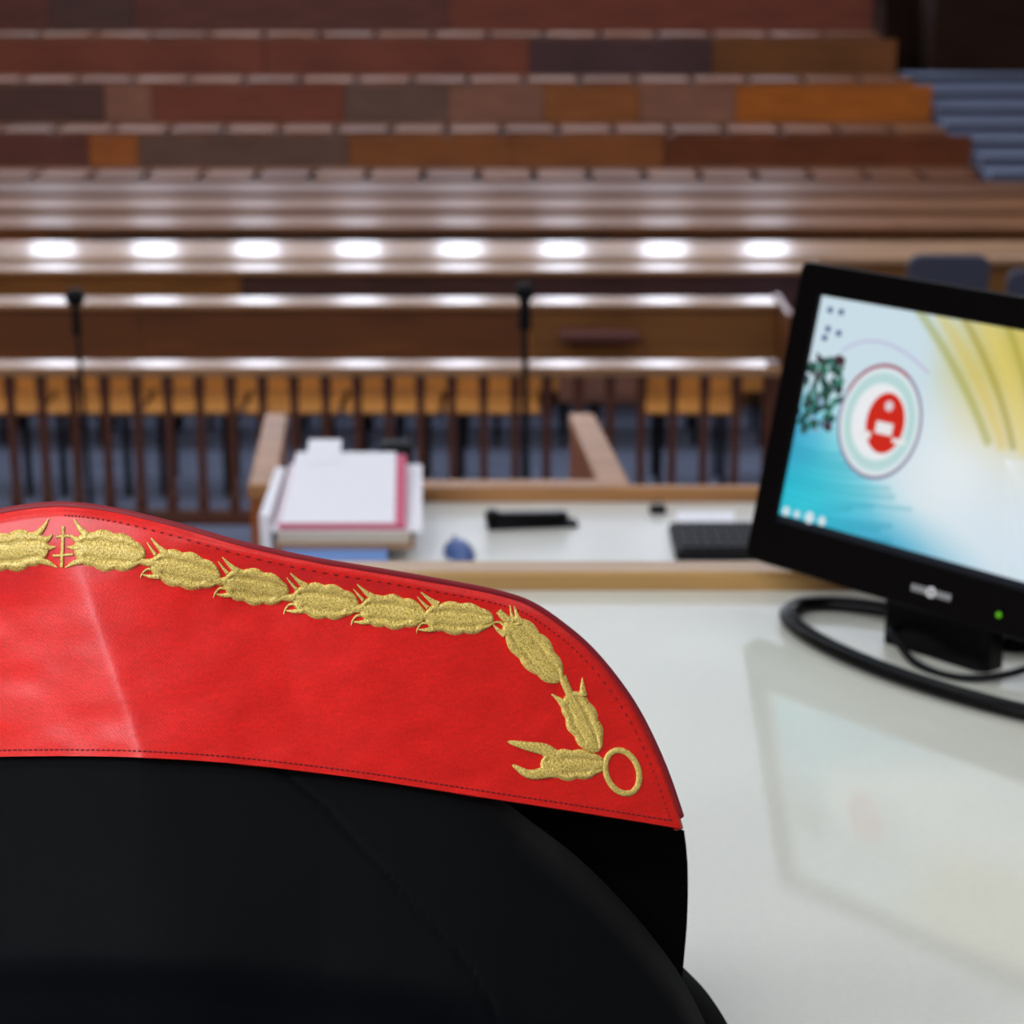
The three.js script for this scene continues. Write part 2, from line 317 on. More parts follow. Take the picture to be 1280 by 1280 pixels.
// dark upholstered chairs in the aisle right of the benches
for (const [px, py, label] of [[1187, 319, 'dark navy upholstered chair standing in front of the pale glossy desk'], [1312, 338, 'dark navy upholstered chair, lower and further from the benches']]) {
  const D = 10.95, x = xAt(px, 330, D), top = heightAt(py, D);
  const o = thing('office_chair', label, 'chair', V(x, 0, -D));
  const sh = new THREE.Shape(), w = 0.2, h = 0.48, r = 0.06;
  sh.moveTo(-w + 0.03, 0); sh.lineTo(w - 0.03, 0); sh.lineTo(w, h - r); sh.quadraticCurveTo(w, h, w - r, h); sh.lineTo(-w + r, h); sh.quadraticCurveTo(-w, h, -w, h - r); sh.closePath();
  const g = new THREE.ExtrudeGeometry(sh, { depth: 0.04, bevelEnabled: true, bevelSize: 0.012, bevelThickness: 0.012, bevelSegments: 2, curveSegments: 6 });
  g.translate(x, top - h - 0.012, -D - 0.04);
  part('backrest', g, M.navy, o);
  part('seat', bd(x - 0.22, x + 0.22, 0.4, 0.47, D + 0.06, D + 0.5, 0.03), M.navy, o);
  part('back_bar', cyl(V(x, 0.4, -D - 0.1), V(x, top - 0.3, -D - 0.035), 0.018), M.metal, o);
  part('column', cyl(V(x, 0.08, -D - 0.28), V(x, 0.4, -D - 0.28), 0.025), M.metal, o);
  for (let k = 0; k < 5; k++) { const a = k * 1.2566; part('foot', cyl(V(x, 0.08, -D - 0.28), V(x + 0.25 * Math.cos(a), 0.02, -D - 0.28 + 0.25 * Math.sin(a)), 0.02, 0.014, 8), M.metal, o); }
}

// ------------------------------------------------------------------ microphone stands before the balustrade
function micStand(pxTop, pyTop, pxLow, label, thick) {
  const D = 8.95, y1 = heightAt(pyTop, D), xt = xAt(pxTop, pyTop, D), xl = xAt(pxLow, 640, D);
  const o = thing('microphone_stand', label, 'microphone', V(xl, 0, -D));
  const b = new THREE.CylinderGeometry(0.11, 0.12, 0.025, 24); b.translate(xl, 0.0125, -D);
  part('base', b, M.metal, o);
  part('pole', cyl(V(xl, 0.02, -D), V(xt, y1 - 0.06, -D), thick, thick * 0.8), M.metal, o);
  part('clip', cyl(V(xt, y1 - 0.2, -D), V(xt, y1 - 0.06, -D), thick * 1.7, thick * 1.3), M.blackMatt, o);
  const h = new THREE.SphereGeometry(0.044, 16, 12); h.scale(1, 0.95, 1); h.translate(xt, y1 - 0.04, -D);
  part('microphone_head', h, M.blackMatt, o);
}
micStand(93, 360, 116, 'black microphone stand leaning slightly, before the left of the balustrade', 0.012);
micStand(656, 353, 658, 'upright black microphone stand before the folded-up bench seat', 0.017);

// ------------------------------------------------------------------ clerks' desk and the stand in front of it
const CH = 1.5;
const cd0 = 3.55, cd1 = distAt(627, CH), cxl = xAt(352, 700, distAt(700, CH));
{
  const o = thing('clerk_desk', 'pale topped clerk desk with an orange wood rim below the judges bench', 'desk', V(1, 0.75, -4.1));
  part('desk_top', bd(cxl, 2.2, CH - 0.03, CH, cd0, cd1, 0.004), M.creamMatt, o);
  part('rim', bd(cxl, 2.2, CH - 0.05, CH + 0.032, cd1 + 0.001, cd1 + 0.03, 0.006), T.edgeOrange, o);
  part('front_panel', bd(cxl, 2.2, 0.8, CH - 0.052, cd1 - 0.02, cd1 + 0.012), T.orange, o);
  for (const x of [cxl + 0.02, 2.14]) part('side_panel', bd(x, x + 0.04, 0.75, CH - 0.031, cd0 + 0.05, cd1 - 0.03), T.orange, o);
}
{
  const h = CH + 0.03, dn = cd1 + 0.06;
  const o = thing('witness_stand', 'open wooden stand with two low side walls in front of the clerk desk', 'stand', V(-0.2, 0.75, -5));
  const df = distAt(517, h), dN = cd1 + 0.04;
  const side = (xn0, xn1, xf0, xf1) => {                               // a wall whose top runs away from the desk
    const sh = new THREE.Shape([new THREE.Vector2(xn0, dN), new THREE.Vector2(xn1, dN), new THREE.Vector2(xf1, df), new THREE.Vector2(xf0, df)]);
    const cap = new THREE.ExtrudeGeometry(sh, { depth: 0.03, bevelEnabled: true, bevelSize: 0.004, bevelThickness: 0.004, bevelSegments: 1 });
    cap.rotateX(-Math.PI / 2); cap.translate(0, h - 0.034, 0);
    const wall = new THREE.ExtrudeGeometry(sh, { depth: h - 0.79, bevelEnabled: false });
    wall.rotateX(-Math.PI / 2); wall.translate(0, 0.75, 0);
    part('side_cap', boxUV(cap), T.edgeOrange, o); part('side_wall', boxUV(wall), T.orange, o);
  };
  side(xAt(312, 606, dN), xAt(344, 606, dN), xAt(333, 517, df), xAt(357, 517, df));
  side(xAt(752, 606, dN), xAt(786, 606, dN), xAt(713, 517, df), xAt(741, 517, df));
  part('ledge', bd(xAt(345, 600, dN), xAt(751, 600, dN), h - 0.03, h - 0.002, cd1 + 0.04, distAt(598, h), 0.005), T.edgeOrange, o);
  part('ledge_panel', bd(xAt(345, 600, dN), xAt(751, 600, dN), 0.75, h - 0.031, cd1 + 0.055, cd1 + 0.085), T.orange, o);
}

// ------------------------------------------------------------------ things on the clerks' desk
function slab(name, corners, t, mat, label, category, group) {         // a thin quad block: 4 world corners of its top, thickness down
  const pos = [], idx = [];
  const c = corners, n = c[1].clone().sub(c[0]).cross(c[3].clone().sub(c[0])).normalize(); if (n.y < 0) n.negate();
  const b = c.map(p => p.clone().addScaledVector(n, -t));
  const quad = (p, q, r, s) => { for (const k of [p, q, r, p, r, s]) pos.push(k.x, k.y, k.z); };
  quad(c[0], c[1], c[2], c[3]); quad(b[3], b[2], b[1], b[0]);
  for (let k = 0; k < 4; k++) { const j = (k + 1) % 4; quad(c[k], b[k], b[j], c[j]); }
  const g = new THREE.BufferGeometry(); g.setAttribute('position', new THREE.Float32BufferAttribute(pos, 3)); g.computeVertexNormals(); boxUV(g);
  return tag(mesh(name, g, mat), label, category, group);
}
{
  const on = (px, py, h) => { const D = distAt(py, h); return V(xAt(px, py, D), h, -D); };
  // file stack: thicker towards its far side
  const nl = on(357, 706, CH), nr = on(482, 706, CH), L = 0.30;
  const quadOf = (x0, x1, zNear, hN, hF, len) => [V(x0, hN, zNear), V(x1, hN, zNear), V(x1 - 0.012, hF, zNear - len), V(x0 + 0.008, hF, zNear - len)];
  const z = nl.z + 0.005;
  slab('blue_folder', quadOf(nl.x - 0.005, nr.x + 0.005, z + 0.02, CH + 0.036, CH + 0.04, L), 0.034, M.blue, 'blue folder at the bottom of the file stack', 'folder');
  slab('paper_stack', quadOf(nl.x - 0.015, nr.x + 0.05, z, CH + 0.068, CH + 0.11, L), 0.022, M.pages, 'thick beige stack of case papers between the folders', 'papers');
  slab('brown_folder', quadOf(nl.x - 0.02, nr.x + 0.06, z + 0.005, CH + 0.044, CH + 0.065, L), 0.006, M.brownPaper, 'thin brown folder above the blue folder', 'folder');
  slab('white_binder', quadOf(nl.x - 0.026, nr.x + 0.075, z - 0.005, CH + 0.074, CH + 0.13, L + 0.01), 0.005, M.white, 'white cardboard file sticking out right of the pink folder', 'folder');
  slab('pink_folder', quadOf(nl.x - 0.012, nr.x + 0.042, z, CH + 0.087, CH + 0.155, L), 0.012, M.pink, 'pink folder lying open under a white sheet', 'folder');
  slab('paper_sheet', quadOf(nl.x - 0.01, nr.x + 0.02, z - 0.004, CH + 0.09, CH + 0.16, L), 0.002, M.white, 'white printed sheet on top of the pink folder', 'paper');
  slab('paper_sheet', [V(nl.x + 0.02, CH + 0.150, z - 0.25), V(nl.x + 0.095, CH + 0.150, z - 0.25), V(nl.x + 0.092, CH + 0.178, z - 0.345), V(nl.x + 0.022, CH + 0.178, z - 0.345)], 0.002, M.white, 'small white slip sticking up behind the file stack', 'paper');
  // left upright file
  slab('pink_sleeve', [V(nl.x - 0.052, CH + 0.1, z - 0.02), V(nl.x - 0.03, CH + 0.1, z - 0.02), V(nl.x - 0.026, CH + 0.13, z - 0.29), V(nl.x - 0.046, CH + 0.13, z - 0.29)], 0.1, M.white, 'narrow white file standing at the left of the stack', 'folder');
  // dark box behind the stack
  const q = on(497, 640, CH);
  const sp = thing('desk_speaker', 'small black rounded box standing behind the file stack', 'speaker', V(q.x, CH, q.z));
  part('body', bx(q.x - 0.04, q.x + 0.035, CH, CH + 0.16, q.z - 0.04, q.z + 0.03, 0.02), M.blackMatt, sp);
  part('grille', bx(q.x - 0.028, q.x + 0.023, CH + 0.03, CH + 0.14, q.z + 0.03, q.z + 0.034), M.metal, sp);
  // stapler
  const a = on(608, 660, CH), b = on(722, 656, CH);
  const st = thing('stapler', 'long black stapler lying on the pale clerk desk', 'stapler', V((a.x + b.x) / 2, CH, a.z));
  const dz = (b.z - a.z) / (b.x - a.x);
  const bar = (x0, x1, y0, y1, w, r, lean) => { const g = new RoundedBoxGeometry(x1 - x0, y1 - y0, w, 2, r); g.rotateZ(lean || 0); g.rotateY(-Math.atan(dz)); g.translate((x0 + x1) / 2, (y0 + y1) / 2, a.z + dz * ((x0 + x1) / 2 - a.x)); return boxUV(g); };
  part('base', bar(a.x, b.x, CH, CH + 0.010, 0.045, 0.004), M.blackMatt, st);
  part('arm', bar(a.x - 0.004, b.x - 0.02, CH + 0.013, CH + 0.034, 0.036, 0.01, -0.02), M.blackPlastic, st);
  part('staple_rail', bar(a.x + 0.01, b.x - 0.03, CH + 0.009, CH + 0.016, 0.014, 0.003), M.greyMetal, st);
  const hd = bar(a.x - 0.004, a.x + 0.03, CH + 0.01, CH + 0.042, 0.04, 0.014); part('head', hd, M.blackPlastic, st);
  // mouse
  const m = on(574, 694, CH);
  const ms = thing('computer_mouse', 'small blue grey computer mouse on the clerk desk', 'mouse', V(m.x, CH, m.z));
  const sg = new THREE.SphereGeometry(1, 20, 12, 0, Math.PI * 2, 0, Math.PI / 2); sg.scale(0.03, 0.034, 0.052); sg.rotateY(0.35); sg.translate(m.x, CH, m.z);
  part('shell', sg, M.mouse, ms);
  const wh = new THREE.CylinderGeometry(0.006, 0.006, 0.008, 12); wh.rotateZ(Math.PI / 2); wh.translate(m.x - 0.01, CH + 0.028, m.z - 0.028);
  part('wheel', wh, M.metal, ms);
  // keyboard, mostly behind the monitor
  const k0 = on(852, 702, CH), k1 = on(836, 664, CH);
  const kb = thing('keyboard', 'black computer keyboard on the clerk desk beside the monitor', 'keyboard', V(k0.x + 0.2, CH, (k0.z + k1.z) / 2));
  const wd = 0.44, dpt = k0.z - k1.z;
  part('case', bx(k0.x - 0.012, k0.x + wd, CH, CH + 0.02, k1.z, k0.z, 0.006), M.blackMatt, kb);
  const kw = (wd - 0.02) / 18, kd = (dpt - 0.03) / 5;
  for (let r = 0; r < 5; r++) for (let c = 0; c < 18; c++) part('key', bx(k0.x + c * kw + 0.001, k0.x + (c + 1) * kw - 0.002, CH + 0.019, CH + 0.026, k1.z + 0.015 + r * kd + 0.001, k1.z + 0.015 + (r + 1) * kd - 0.002), M.blackMatt, kb);
  // sheet behind the keyboard, small black clip
  const s0 = on(845, 659, CH), s1 = on(912, 641, CH);
  slab('paper_sheet', [V(s0.x, CH + 0.004, s0.z), V(s1.x, CH + 0.004, s0.z), V(s1.x + 0.01, CH + 0.004, s1.z), V(s0.x + 0.01, CH + 0.004, s1.z)], 0.004, M.white, 'white paper pad lying behind the keyboard', 'paper');
  const e = on(822, 641, CH);
  const bc = thing('binder_clip', 'tiny black binder clip near the rim of the clerk desk', 'clip', V(e.x, CH, e.z));
  part('clip_body', bx(e.x - 0.018, e.x + 0.018, CH, CH + 0.016, e.z - 0.014, e.z + 0.014, 0.004), M.blackMatt, bc);
  part('clip_handle', tube([V(e.x - 0.01, CH + 0.012, e.z - 0.01), V(e.x - 0.006, CH + 0.02, e.z - 0.03), V(e.x + 0.006, CH + 0.02, e.z - 0.03), V(e.x + 0.01, CH + 0.012, e.z - 0.01)], 0.0015, 12, 6), M.metal, bc);
}

// ------------------------------------------------------------------ the judges' bench
const TH = 2.8 - 0.755, tD = distAt(737, TH);
{
  const o = thing('judges_bench', 'long judges bench with a glossy cream top and light wood lip', 'desk', V(0, 1.295, -1.8));
  part('bench_top', bd(-3.2, 3.2, TH - 0.04, TH, 1.22, tD, 0.003), M.cream, o);
  part('lip', bd(-3.2, 3.2, TH - 0.06, heightAt(716, tD), tD + 0.0005, tD + 0.05, 0.006), T.edge, o);
  part('front_panel', bd(-3.2, 3.2, 1.295, TH - 0.062, tD, tD + 0.04), T.orange, o);
  for (const x of [-3.15, -1.1, 1.1, 3.1]) part('support', bd(x, x + 0.05, 1.295, TH - 0.041, 1.5, tD - 0.002), T.orange, o);
}

// ------------------------------------------------------------------ monitor
{
  const psi = THREE.MathUtils.degToRad(48.8), tau = THREE.MathUtils.degToRad(13.7), W = 0.506, H = 0.33, dz = 0.045;
  const n = V(-Math.sin(psi) * Math.cos(tau), Math.sin(tau), Math.cos(psi) * Math.cos(tau)), h = V(Math.cos(psi), 0, Math.sin(psi)), v = n.clone().cross(h);
  const TL = at(1004, 328, 2.336);
  const base = V(0.47, TH, -2.05);
  const o = thing('computer_monitor', 'black widescreen computer monitor switched on, on an oval ring stand', 'monitor', base);
  const mm = new THREE.Matrix4().makeBasis(h, v, n).setPosition(TL.clone().sub(base));
  const loc = (name, g, mat, parent = o) => { g.applyMatrix4(mm); return mesh(name, g, mat, parent); };
  // bezel: outer rounded block with a window for the screen
  const bl = 0.03, bt = 0.03, bb = 0.046;
  const R = (x0, x1, y0, y1, z0, z1, r) => bx(x0, x1, y0, y1, z0, z1, r);
  const sh = new THREE.Shape(); const rr = 0.008;
  sh.moveTo(rr, 0); sh.lineTo(W - rr, 0); sh.quadraticCurveTo(W, 0, W, -rr); sh.lineTo(W, -H + rr); sh.quadraticCurveTo(W, -H, W - rr, -H); sh.lineTo(rr, -H); sh.quadraticCurveTo(0, -H, 0, -H + rr); sh.lineTo(0, -rr); sh.quadraticCurveTo(0, 0, rr, 0);
  const hole = new THREE.Path(); hole.moveTo(bl, -bt); hole.lineTo(bl, -H + bb); hole.lineTo(W - bl, -H + bb); hole.lineTo(W - bl, -bt); hole.closePath(); sh.holes.push(hole);
  const bz = new THREE.ExtrudeGeometry(sh, { depth: 0.016, bevelEnabled: true, bevelSize: 0.002, bevelThickness: 0.003, bevelSegments: 2, curveSegments: 4 }); bz.translate(0, 0, -0.019);
  loc('bezel', bz, M.blackPlastic);
  loc('back_shell', R(0.012, W - 0.012, -H + 0.012, -0.012, -0.06, -0.02, 0.015), M.blackPlastic);
  const lg = [];                                                       // maker's mark: a bright round letter between small grey ones
  const ly = -H + 0.0195, lx = 0.253;
  for (const [dx, w] of [[-0.0225, 0.004], [-0.016, 0.004], [-0.0095, 0.004], [0.0095, 0.004], [0.016, 0.004], [0.0225, 0.004]]) {
    lg.push(R(lx + dx - w / 2, lx + dx - w / 2 + 0.0014, ly - 0.0035, ly + 0.0035, 0, 0.0006)); lg.push(R(lx + dx + w / 2 - 0.0014, lx + dx + w / 2, ly - 0.0035, ly + 0.0035, 0, 0.0006)); lg.push(R(lx + dx - w / 2, lx + dx + w / 2, ly - 0.0006, ly + 0.0006, 0, 0.0006));
  }
  const lm = loc('logo', join(lg), M.logo); lm.userData.label = 'small grey lettering with a bright round centre';
  const tr = new THREE.TorusGeometry(0.0042, 0.0013, 8, 20); tr.translate(lx, ly, 0.0004);
  mesh('logo_ring', tr.applyMatrix4(mm), new THREE.MeshStandardMaterial({ color: 0xffffff, roughness: 0.3 }), lm);
  const led = new THREE.SphereGeometry(0.0028, 12, 8); led.translate(0.338, -H + 0.017, 0);
  loc('power_led', led, new THREE.MeshStandardMaterial({ color: 0x224400, emissive: 0x6ad010, emissiveIntensity: 0.7 }));
  // screen picture
  const cw = 1024, ch = 580, cv = document.createElement('canvas'); cv.width = cw; cv.height = ch;
  const c = cv.getContext('2d');
  const sx = x => x * cw, sy = y => y * ch;
  c.fillStyle = '#d3e8f2'; c.fillRect(0, 0, cw, ch);
  const blob = (x, y, r, col, a = 1, ex = 1) => { c.save(); c.translate(sx(x), sy(y)); c.scale(ex, 1); const g = c.createRadialGradient(0, 0, 0, 0, 0, r * ch); g.addColorStop(0, col); g.addColorStop(1, 'rgba(' + col.match(/\d+/g).slice(0, 3).join(',') + ',0)'); c.globalAlpha = a; c.fillStyle = g; c.beginPath(); c.arc(0, 0, r * ch, 0, 7); c.fill(); c.restore(); };
  blob(0.0, 0.85, 0.5, 'rgb(20,190,215)', 1, 1.1); blob(0.05, 1.0, 0.45, 'rgb(50,215,235)', 1, 1.6); blob(0.0, 0.62, 0.22, 'rgb(60,170,215)', 0.9); blob(0.35, 1.05, 0.28, 'rgb(20,150,200)', 0.9, 2);
  blob(0.85, 0.05, 0.85, 'rgb(226,186,60)', 1, 1.1); blob(0.58, 0.1, 0.45, 'rgb(214,196,90)', 0.8, 0.9); blob(0.6, 0.42, 0.25, 'rgb(226,208,150)', 0.8, 1.2); blob(0.75, 0.25, 0.35, 'rgb(215,205,120)', 0.5, 1.2); blob(0.5, 0.62, 0.4, 'rgb(245,250,252)', 0.9, 1.2); blob(0.7, 0.75, 0.4, 'rgb(225,238,250)', 0.9, 1.3);
  c.lineCap = 'round';
  for (const [x0, x1, w, col] of [[0.30, 0.56, 12, 'rgba(150,150,45,.55)'], [0.36, 0.60, 16, 'rgba(225,200,90,.55)'], [0.43, 0.63, 10, 'rgba(150,140,40,.6)'], [0.49, 0.66, 18, 'rgba(240,215,120,.6)'], [0.55, 0.69, 10, 'rgba(160,150,50,.55)'], [0.63, 0.73, 22, 'rgba(240,225,160,.6)']]) {
    for (const q of [2.6, 1.9, 1.3, 0.7]) { c.strokeStyle = col.replace(/[.]\d+\)/, '.14)'); c.lineWidth = w * q; c.beginPath(); c.moveTo(sx(x0), 0); c.quadraticCurveTo(sx((x0 + x1) / 2 + 0.03), sy(0.22), sx(x1), sy(0.46)); c.stroke(); }
  }
  c.strokeStyle = 'rgba(245,250,255,.8)';
  for (let k = 0; k < 14; k++) { c.lineWidth = 3 + 6 * rnd(); c.beginPath(); c.moveTo(sx(0.62), sy(0.52)); const a = -0.3 + k * 0.13; c.lineTo(sx(0.62 + 0.45 * Math.cos(a)), sy(0.52 + 0.6 * Math.sin(a))); c.globalAlpha = 0.25 + 0.3 * rnd(); c.stroke(); } c.globalAlpha = 1;
  c.strokeStyle = 'rgba(20,140,165,.2)';
  for (let k = 0; k < 12; k++) { c.lineWidth = 8 + 14 * rnd(); c.beginPath(); c.moveTo(0, sy(0.66 + 0.03 * k)); c.quadraticCurveTo(sx(0.14), sy(0.68 + 0.03 * k), sx(0.2 + 0.2 * rnd()), sy(0.62 + 0.03 * k)); c.stroke(); }
  c.strokeStyle = 'rgba(190,170,215,.55)'; c.lineWidth = 7; c.beginPath(); c.moveTo(sx(0.1), sy(0.22)); c.quadraticCurveTo(sx(0.2), sy(0.08), sx(0.36), sy(0.24)); c.stroke();
  for (let k = 0; k < 95; k++) { c.fillStyle = ['#1d4d3c', '#26705c', '#0f2f2a', '#2f7f68', '#3a1a26', '#8fb4d8', '#123c34', '#1a4a44'][Math.floor(rnd() * 8)]; const y = 0.26 + 0.33 * rnd(), x = (0.13 - 0.16 * Math.abs(y - 0.4)) * rnd(); c.globalAlpha = 0.85; c.beginPath(); c.ellipse(sx(x), sy(y), 8 + 10 * rnd(), 4 + 8 * rnd(), rnd() * 3, 0, 7); c.fill(); } c.globalAlpha = 1;
  // emblem
  const ex = 0.25, ey = 0.48, er = 0.235 * ch;
  const ring = (r, col, w) => { c.strokeStyle = col; c.lineWidth = w; c.beginPath(); c.ellipse(sx(ex), sy(ey), r * 0.9, r, 0, 0, 7); c.stroke(); };
  c.fillStyle = '#d9eef0'; c.beginPath(); c.ellipse(sx(ex), sy(ey), er * 0.9, er, 0, 0, 7); c.fill();
  ring(er, '#8d8aa6', 9); ring(er * 0.94, '#e9f1f4', 7); ring(er * 0.78, '#bfe0e0', 22); ring(er * 0.62, '#f3f6f8', 14);
  c.strokeStyle = '#a8506a'; c.lineWidth = 8; c.beginPath(); c.ellipse(sx(ex), sy(ey), er * 0.9, er, 0, 3.6, 5.2); c.stroke();
  c.fillStyle = '#f4f6fa'; c.beginPath(); c.ellipse(sx(ex), sy(ey), er * 0.54, er * 0.6, 0, 0, 7); c.fill();
  c.fillStyle = '#d5230f'; c.beginPath(); c.ellipse(sx(ex + 0.018), sy(ey), er * 0.42, er * 0.54, 0, 0, 7); c.fill();
  c.fillStyle = '#f1f1f1'; c.fillRect(sx(ex + 0.018) - 26, sy(ey) - 2, 52, 30); c.fillRect(sx(ex + 0.018) - 70, sy(ey) + 28, 34, 18); c.fillRect(sx(ex + 0.018) + 30, sy(ey) + 30, 42, 12); c.fillStyle = '#e9d5dc'; c.beginPath(); c.arc(sx(ex + 0.02), sy(ey) - 42, 13, 0, 7); c.fill();
  // icons and task bar
  c.fillStyle = '#46588c'; for (const [x, y] of [[0.03, 0.05], [0.035, 0.13], [0.03, 0.17], [0.07, 0.14], [0.065, 0.05]]) c.fillRect(sx(x), sy(y), 16, 14);
  c.fillStyle = '#0b1622'; c.fillRect(0, sy(0.965), cw, sy(0.04));
  for (const [x, r] of [[0.025, 12], [0.06, 10], [0.10, 15], [0.14, 12]]) { c.fillStyle = '#d8ecf4'; c.beginPath(); c.arc(sx(x), sy(0.945), r, 0, 7); c.fill(); }
  const tex = new THREE.CanvasTexture(cv); tex.colorSpace = THREE.SRGBColorSpace; tex.magFilter = THREE.LinearFilter;
  const sw = W - 2 * bl, shh = H - bt - bb;
  const sg = new THREE.PlaneGeometry(sw, shh); sg.translate(W / 2, -bt - shh / 2, -0.004);
  loc('screen', sg, new THREE.MeshStandardMaterial({ color: 0x050505, roughness: 0.35, emissive: 0xffffff, emissiveMap: tex, emissiveIntensity: 0.88 }));
  const rl = new THREE.RectAreaLight(0xe6f2ff, 0.5, sw, shh);
  const ctr = V(W / 2, -bt - shh / 2, 0.004).applyMatrix4(mm).add(base); rl.position.copy(ctr); rl.lookAt(ctr.clone().add(n)); scene.add(rl);
  // stand: neck under the housing, oval ring on the table
  const n0 = V(-Math.sin(psi), 0, Math.cos(psi));
  const bp = (a, b, y) => h.clone().multiplyScalar(a).addScaledVector(n0, b).add(V(0, y, 0));          // stand-local
  const pts = []; for (let k = 0; k < 48; k++) { const t = k / 48 * Math.PI * 2; pts.push(bp(0.237 * Math.cos(t), 0.09 * Math.sin(t), 0.0108)); }
  const rg = tube(pts, 0.0105, 96, 10, true); rg.scale(1, 0.8, 1);
  mesh('stand_ring', rg, M.blackPlastic, o);
  const mc = V(W / 2, -H, -0.03).applyMatrix4(mm);                      // bottom centre of the housing, stand-local
  const neckM = new THREE.Matrix4().makeBasis(h, V(0, 1, 0), n0);
  const nk = new RoundedBoxGeometry(0.135, 0.1, 0.04, 3, 0.012); nk.applyMatrix4(neckM); nk.translate(mc.x, mc.y - 0.03, mc.z);
  mesh('neck', nk, M.blackPlastic, o);
  for (const s of [-1, 1]) mesh('stand_arm', tube([V(mc.x, mc.y - 0.06, mc.z).addScaledVector(h, 0.05 * s), V(mc.x, mc.y - 0.09, mc.z).addScaledVector(h, 0.06 * s).addScaledVector(n0, -0.03), bp(0.07 + 0.07 * s, -0.085, 0.012)], 0.011, 16, 8), M.blackPlastic, o);
  const k = mc.clone();
  mesh('cable', tube([V(k.x, k.y - 0.05, k.z).addScaledVector(h, -0.06).addScaledVector(n0, 0.0), V(k.x, 0.02, k.z).addScaledVector(h, -0.045).addScaledVector(n0, 0.03), V(k.x, 0.0045, k.z).addScaledVector(h, 0.01).addScaledVector(n0, 0.055), V(k.x, 0.0045, k.z).addScaledVector(h, 0.07).addScaledVector(n0, 0.05), V(k.x, 0.02, k.z).addScaledVector(h, 0.115).addScaledVector(n0, 0.0), V(k.x, 0.06, k.z).addScaledVector(h, 0.12).addScaledVector(n0, -0.04)], 0.004, 48, 8), M.blackMatt, o);
}

// ------------------------------------------------------------------ chair under the robe
const RX = 0.965 * (75 - 640) / F;                                     // middle of the robe and chair
{
  const o = thing('desk_chair', 'black leather chair wearing the robe, pushed up to the bench', 'chair', V(RX, 1.295, -1.2)), y = 1.295;
  part('backrest', bd(RX - 0.17, RX + 0.17, y + 0.5, 2.40, 0.985, 1.045, 0.028), M.leather, o);
  part('seat', bd(RX - 0.24, RX + 0.24, y + 0.42, y + 0.5, 1.0, 1.48, 0.03), M.leather, o);
  part('column', cyl(V(RX, y + 0.1, -1.25), V(RX, y + 0.42, -1.25), 0.03), M.metal, o);
  for (let k = 0; k < 5; k++) { const a = k * 1.2566 + 0.3; part('foot', cyl(V(RX, y + 0.1, -1.25), V(RX + 0.28 * Math.cos(a), y + 0.03, -1.25 + 0.28 * Math.sin(a)), 0.025, 0.018, 8), M.metal, o); }
}

// ------------------------------------------------------------------ the robe
// cloth sheet of some thickness from a function of (u, v); the visible side is the first one
function sheet(cols, rows, fn, thick, us) {
  const P = [], uv = [];
  const tmp = [];
  for (let j = 0; j <= rows; j++) for (let i = 0; i <= cols; i++) { const u = us ? us[i] : i / cols, p = fn(u, j / rows); tmp.push(p); P.push(p.x, p.y, p.z); uv.push(p.x, p.y); }
  const idx = [], W1 = cols + 1;
  for (let j = 0; j < rows; j++) for (let i = 0; i < cols; i++) { const a = j * W1 + i, b = a + 1, c = a + W1, d = c + 1; idx.push(a, c, b, b, c, d); }
  const f = new THREE.BufferGeometry(); f.setAttribute('position', new THREE.Float32BufferAttribute(P, 3)); f.setAttribute('uv', new THREE.Float32BufferAttribute(uv, 2)); f.setIndex(idx); f.computeVertexNormals();
  const nn = f.attributes.normal, B = [];
  for (let k = 0; k < tmp.length; k++) B.push(tmp[k].x - nn.getX(k) * thick, tmp[k].y - nn.getY(k) * thick, tmp[k].z - nn.getZ(k) * thick);
  const bk = new THREE.BufferGeometry(); bk.setAttribute('position', new THREE.Float32BufferAttribute(B, 3)); bk.setAttribute('uv', new THREE.Float32BufferAttribute(uv, 2));
  const ib = []; for (let k = 0; k < idx.length; k += 3) ib.push(idx[k], idx[k + 2], idx[k + 1]); bk.setIndex(ib); bk.computeVertexNormals();
  const rim = [], ru = [], loop = [];
  for (let i = 0; i < cols; i++) loop.push(i);
  for (let j = 0; j < rows; j++) loop.push(j * W1 + cols);
  for (let i = cols; i > 0; i--) loop.push(rows * W1 + i);
  for (let j = rows; j > 0; j--) loop.push(j * W1);
  for (let k = 0; k < loop.length; k++) { const a = loop[k], b = loop[(k + 1) % loop.length], q = [[P, a], [P, b], [B, b], [P, a], [B, b], [B, a]]; for (const [s, t] of q) { rim.push(s[3 * t], s[3 * t + 1], s[3 * t + 2]); ru.push(s[3 * t], s[3 * t + 1]); } }
  const rg = new THREE.BufferGeometry(); rg.setAttribute('position', new THREE.Float32BufferAttribute(rim, 3)); rg.setAttribute('uv', new THREE.Float32BufferAttribute(ru, 2)); rg.computeVertexNormals();
  return join([f, bk, rg]);
}
const lerpList = (L, x) => { if (x <= L[0][0]) return L[0][1]; for (let k = 1; k < L.length; k++) if (x <= L[k][0]) { const [a, ya] = L[k - 1], [b, yb] = L[k]; return ya + (yb - ya) * (x - a) / (b - a); } return L[L.length - 1][1]; };
function smoothList(pts, n = 200) {                                    // dense spline through 2D points
  const c = new THREE.CatmullRomCurve3(pts.map(([x, y]) => V(x, y, 0)), false, 'centripetal'); return c.getPoints(n).map(p => [p.x, p.y]);
}
const CX = 75;
const mir = x => CX + Math.abs(x - CX);
const topL = smoothList([[75, 631], [105, 633], [150, 640], [220, 657], [300, 680], [390, 700], [480, 715], [560, 729], [620, 741], [660, 754], [700, 780], [740, 815], [790, 880], [825, 950], [845, 1005], [854, 1034]]);
